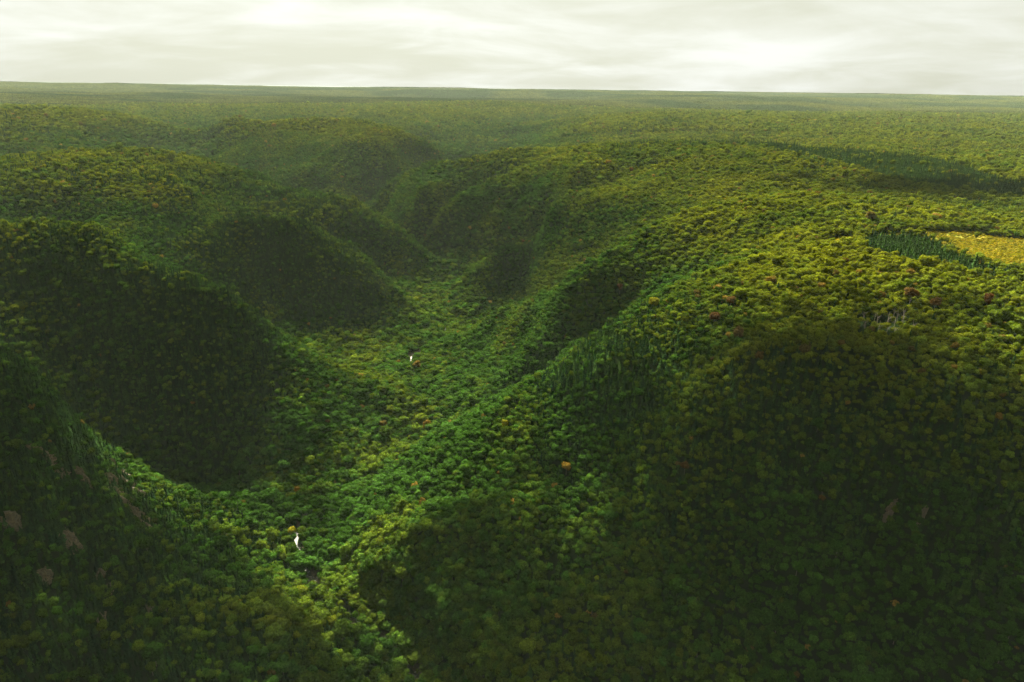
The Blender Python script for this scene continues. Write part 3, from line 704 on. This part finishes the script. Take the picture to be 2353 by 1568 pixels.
# trees in autumn colour stand out singly
for n_, (u, v, c) in enumerate(SPECIAL_B):
    p = hit(u, v+6); 
    near = np.hypot(BT[:, 0]-p[0], BT[:, 1]-p[1]); keep = near > 4.5; keep[IB] = True
    if n_ == 0: KEEPB = keep
    else: KEEPB &= keep
    e = link(bpy.data.objects.new('autumn_tree', None)); e.location = p-np.array([0, 0, .4]); s = 0.9+0.1*(n_ % 3); e.scale = (s, s, s*1.08); e.rotation_euler = (0, 0, n_*1.3)
    cr = link(bpy.data.objects.new('crown', BROAD[n_ % len(BROAD)]), e); cr.color = (*SPC[c], 1); link(bpy.data.objects.new('trunk', TRUNK_B[n_ % 3]), e).color = (0, 0, 0, 1)
    AUT = ['lone red autumn tree on the dark far spur right of the valley', 'red autumn tree on the shoulder left of the dead trunks', 'pinkish autumn tree just below the red one on the right shoulder', 'rusty brown tree above the red one on the right shoulder',
        'red autumn tree on the plateau near the right edge under the clearing', 'rust coloured tree on the plateau straight below the dark spruce stand', 'rusty tree low on the dark middle of the right slope', 'orange tree on the left bank above the pale stream bend',
        'bright yellow tree on the near ridge crest of the right slope', 'yellow tree on the lit spine of the near ridge above the stream', 'pinkish tree on the lit second ridge of the right side', 'red tree below the crest of the second ridge on the right side',
        'bright yellow-green tree leaning over the stream on its left bank', 'rusty rounded tree on the plateau right of the one below the spruce stand', 'small red tree far out on the sunlit upper plateau', 'orange tree midway down the right slope above the stream']
    tag(e, AUT[n_], 'tree', 'trees turning in autumn colours')
maskB = KEEPB.copy(); maskB[IB] = False; maskC = np.ones(len(CT), bool); maskC[IC] = False
# dead trunks
SN = [trunk_mesh(600+i, 8+i, 0.2, 5, M_SNAG) for i in range(3)]
for k, p in enumerate(SNAG_P):
    o = link(bpy.data.objects.new('dead_tree', SN[k % 3])); o.location = p; s = rng.uniform(.8, 1.2); o.scale = (s*1.3, s*1.3, s*1.1); o.rotation_euler = (rng.normal(0, .06), rng.normal(0, .06), rng.uniform(0, 6))
    near = np.hypot(BT[:, 0]-p[0], BT[:, 1]-p[1]-3); maskB &= near > 4
    near = np.hypot(CT[:, 0]-p[0], CT[:, 1]-p[1]-1); maskC &= near > 2.2
    uu, vv = SNAGS[k]; q = int((uu-1982)/113*5.99); side = ['at the left end of', 'left in', 'left of the middle of', 'right of the middle of', 'right in', 'at the right end of'][max(0, min(5, q))]
    tag(o, '%s dead trunk %s the dead clump, %s' % (['bent pale', 'tall grey', 'thick bleached'][k % 3], side, 'on its upper rim' if vv < 752 else ('halfway down it' if vv < 767 else 'lowest on the slope')), 'dead tree', 'dead trunks standing below the plateau rim')
build_mass('broadleaf_forest', BT[maskB], BROAD, 'leafy green and yellow forest covering the plateau, slopes and valley floor', 'forest')
build_mass('conifer_forest', CT[maskC], CONI, 'dark spiky conifers mixed through the forest on the steep slopes', 'conifer forest')
build_mass('meadow_shrubs', ST, SHRUB, 'low yellow shrubs filling the bright clearing on the right plateau', 'shrubs')
build_mass('distant_forest', PT, PATCH, 'hazy unbroken forest reaching from the far hills to the horizon', 'forest')
print('TREES', len(BT), len(CT), len(ST), len(PT))

# ------------------------------------------------------------------ rocks
def crag(seed, p, a, b):
    r = np.random.default_rng(seed); n = 27; V = []; F = []
    e = 4.0; gxx = (float(height(p[0]+e, p[1]))-float(height(p[0]-e, p[1])))/(2*e); gyy = (float(height(p[0], p[1]+e))-float(height(p[0], p[1]-e)))/(2*e)
    g = np.array([gxx, gyy]); gl = np.linalg.norm(g)+1e-6; down = -g/gl; side = np.array([-down[1], down[0]])
    I, J = np.meshgrid(np.linspace(-1, 1, n), np.linspace(-1, 1, n)); I = I+r.uniform(-.03, .03, I.shape); J = J+r.uniform(-.03, .03, J.shape)
    X = p[0]+side[0]*I*a+down[0]*J*b; Y = p[1]+side[1]*I*a+down[1]*J*b; Z = height(X, Y)
    q = np.clip(1.15-(I**2+J**2)+0.75*fbm(I*3.1+seed, J*2.7, seed, 3), -0.6, 1)
    st = fbm(X/5, Y/5, seed+3, 3); step = np.floor((st+1)*2.5)/2.5
    out = q*(0.6+2.4*step)+0.7*fbm(X/1.6, Y/1.6, seed+9, 3)-1.2*(q < 0.05)
    nrm = np.stack([-gxx*np.ones_like(X), -gyy*np.ones_like(X), np.ones_like(X)], -1); nrm /= np.linalg.norm(nrm, axis=-1, keepdims=True)
    W = np.stack([X, Y, Z], -1)+nrm*out[..., None]
    W = W.reshape(-1, 3)-p
    ix = np.arange(n*n).reshape(n, n)
    for i in range(n-1):
        for j in range(n-1): F.append((ix[i, j], ix[i, j+1], ix[i+1, j+1])); F.append((ix[i, j], ix[i+1, j+1], ix[i+1, j]))
    return mesh_of('rock_outcrop', W, [tuple(int(t) for t in f) for f in F], (M_ROCK,))
CL = ['top of the pale rock chute on the left slope', 'broad pale ledges in the upper middle of the left rock chute', 'brown broken rock on the left side of the rock chute', 'largest pale rock face low in the left rock chute', 'lowest tip of the pale rock chute on the left slope', 'small brown outcrop just left of the rock chute',
 'narrow brown outcrop nearest the left edge above the rock chute', 'dark weathered outcrop between the left edge and the rock chute', 'isolated pale rock patch below and left of the rock chute', 'small ledge above the dark weathered outcrop', 'flat-topped crag lit on top at the left edge', 'small shaded outcrop low on the left slope, upper of three',
 'small shaded outcrop low on the left slope, middle of three', 'small shaded outcrop low on the left slope, lowest of three', 'little pale rock low on the left slope nearest the stream', 'dim crag close to the lower left edge', 'small brown ledge between the weathered outcrop and the chute', 'dim brown cliff among dark trees on the lower right', 'lower piece of the dim brown cliff on the lower right', 'tall thin cliff right of the dim brown cliff']
for k, (p, a, b) in enumerate(CRAG_P):
    o = link(bpy.data.objects.new('rock_outcrop', crag(700+k, p, a*0.85, b*0.85))); o.location = p
    tag(o, CL[k], 'rock outcrop', 'rock outcrops on the steep slopes')
def stones():
    V = []; F = []; VV, FF = ICO1
    for (x0, y0, r0) in BARS:
        for _ in range(int(r0*3.5)):
            a = rng.uniform(0, 6.28); q = r0*math.sqrt(rng.random()); x = x0+math.cos(a)*q; y = y0+math.sin(a)*q; s = rng.uniform(.35, 1.3); z = float(height(x, y))
            o = len(V)
            for v in VV: w = v*(1+rng.uniform(-.2, .2)); V.append((x+w[0]*s, y+w[1]*s*.8, z+0.3+w[2]*s*.55))
            for f in FF: F.append(tuple(o+i for i in f))
    m, nt, N, L, out = nt_new('river_stone'); b = N.new('ShaderNodeBsdfPrincipled'); b.inputs['Roughness'].default_value = .8
    tc = N.new('ShaderNodeTexCoord'); ns = N.new('ShaderNodeTexNoise'); ns.inputs['Scale'].default_value = 1.3; L.new(tc.outputs['Object'], ns.inputs['Vector'])
    mx = N.new('ShaderNodeMix'); mx.data_type = 'RGBA'; mx.inputs[6].default_value = (.12, .10, .08, 1); mx.inputs[7].default_value = (.28, .25, .2, 1); L.new(ns.outputs[0], mx.inputs[0]); L.new(mx.outputs[2], b.inputs['Base Color']); L.new(b.outputs[0], out.inputs[0])
    return mesh_of('river_stones', V, F, (m,))
tag(link(bpy.data.objects.new('river_stones', stones())), 'pale stones and boulders on the gravel bars of the stream', 'stones', kind='stuff')

# ------------------------------------------------------------------ unseen clouds, added to shade chosen patches of land
def shade_cloud_material():
    m, nt, N, L, out = nt_new('shade_cloud')
    d = N.new('ShaderNodeBsdfDiffuse'); d.inputs[0].default_value = (.85, .86, .84, 1); t = N.new('ShaderNodeBsdfTranslucent'); t.inputs[0].default_value = (.8, .8, .76, 1)
    mx = N.new('ShaderNodeMixShader'); mx.inputs[0].default_value = .35; L.new(d.outputs[0], mx.inputs[1]); L.new(t.outputs[0], mx.inputs[2])
    tr = N.new('ShaderNodeBsdfTransparent'); m2 = N.new('ShaderNodeMixShader')
    lw = N.new('ShaderNodeLayerWeight'); lw.inputs[0].default_value = .5
    mr = N.new('ShaderNodeMapRange'); mr.inputs[1].default_value = 0.35; mr.inputs[2].default_value = .95; mr.inputs[3].default_value = .55; mr.inputs[4].default_value = 0.0
    L.new(lw.outputs['Facing'], mr.inputs[0]); L.new(mr.outputs[0], m2.inputs[0]); L.new(tr.outputs[0], m2.inputs[1]); L.new(mx.outputs[0], m2.inputs[2])
    L.new(m2.outputs[0], out.inputs[0]); return m
M_SHADE_CLOUD = shade_cloud_material()
SHADE_CLOUD_H = 1500.0
def puff_mesh(seed):
    r = np.random.default_rng(seed); VV, FF = ico(2); V = []
    for v in VV:
        q = 1+0.28*float(fbm(np.array(v[0]*1.6+seed), np.array(v[1]*1.6+v[2]*2.1), seed, 3)); V.append((v[0]*q, v[1]*q, v[2]*q*(.6 if v[2] > 0 else .3)))
    return mesh_of('shade_puff', V, FF, (M_SHADE_CLOUD,), True)
PUFF = [puff_mesh(800+i) for i in range(4)]
def shade_cloud(patches, seed):
    """One added shade caster out of view: overlapping puffs whose shade covers the given patches of ground (u, v, E, radius across, radius along)."""
    r = np.random.default_rng(seed); root = link(bpy.data.objects.new('shade_cloud', None)); first = None
    V = []; F = []; base = [(np.array([vv.co[:] for vv in m.vertices]), [tuple(p.vertices) for p in m.polygons]) for m in PUFF]
    for (u, v, E, ra, rb, n) in patches:
        g = np.array(ground(u, v, E)); t = (SHADE_CLOUD_H-E)/SUN_DIR.z; c = g+np.array(SUN_DIR)*t
        for k in range(int(n*2.6) if n > 0 else -n):      # a negative count: small scattered puffs that darken the ground gradually
            a = r.uniform(0, 6.28); q = r.random()**.6*1.15; s = min(ra, rb)*r.uniform(.12, .34)*(1.2-.8*min(q, 1)) if n > 0 else r.uniform(5, 12)
            x = c[0]+math.cos(a)*q*ra; y = c[1]+math.sin(a)*q*rb; z = c[2]+r.uniform(-30, 60)
            VV, FF = base[r.integers(4)]; o = len(V); an = r.uniform(0, 6.28); ca, sa = math.cos(an), math.sin(an)
            V += [(x+(w[0]*ca-w[1]*sa)*s, y+(w[0]*sa+w[1]*ca)*s, z+w[2]*s) for w in VV]; F += [tuple(o+i for i in f) for f in FF]
    me = mesh_of('shade_cloud', V, F, (M_SHADE_CLOUD,), True); bpy.data.objects.remove(root)
    return link(bpy.data.objects.new('shade_cloud', me))
SHADE_CLOUDS = [  # puffs outside the view, set toward the sun to darken these patches
 ([(2150,1450,145,60,45,40),(2353,1530,150,80,60,40),(1700,1560,100,60,40,30),(1250,1640,55,80,40,30),(800,1660,15,90,45,30),(300,1600,75,80,55,34),(0,1480,120,60,60,24),
   (2330,1120,212,100,90,-95),(2010,1180,175,90,75,-115),(1730,1320,135,90,70,-160),(1400,1400,95,90,70,-190),(1050,1480,45,100,70,-210),(650,1460,25,100,70,-170),(250,1380,90,90,80,-150),(60,1200,160,70,60,-90),(800,980,15,90,70,-45),(600,1100,30,80,60,-60)], 'added puffs out of view shading the near valley'),
 ([(1200,630,95,85,70,30)], 'small added puffs out of view shading the dark spur'),
 ([(2150,440,275,330,110,60),(2250,310,276,420,80,26)], 'long band of added puffs shading the right plateau'),
 ([(950,355,200,150,90,16)], 'small unseen puffs shading the far rounded hill'),
 ([(120,330,255,560,260,26)], 'unseen puffs shading the far left hills'),
 ([(600,640,115,150,70,30)], 'added puffs out of view shading the left hills'),
]
for k, (pt, lab) in enumerate(SHADE_CLOUDS):
    tag(shade_cloud(pt, 900+k), lab, 'shade_cloud', 'unseen clouds placed to shade the land')

# ------------------------------------------------------------------ haze
def haze_box():
    V = [(x, y, z) for x in (-29000, 29000) for y in (-4000, 21500) for z in (-120, CAM_Z+3)]
    F = [(0, 1, 3, 2), (4, 6, 7, 5), (0, 4, 5, 1), (2, 3, 7, 6), (0, 2, 6, 4), (1, 5, 7, 3)]
    m, nt, N, L, out = nt_new('haze'); v = N.new('ShaderNodeVolumePrincipled')
    v.inputs['Color'].default_value = (0.68, 0.82, 0.68, 1); v.inputs['Density'].default_value = HAZE; v.inputs['Anisotropy'].default_value = -0.1
    L.new(v.outputs[0], out.inputs['Volume']); return mesh_of('haze', V, F, (m,))
HAZE = 0.0000088
tag(link(bpy.data.objects.new('haze', haze_box())), 'pale haze filling the air over the valley', 'haze', kind='stuff')
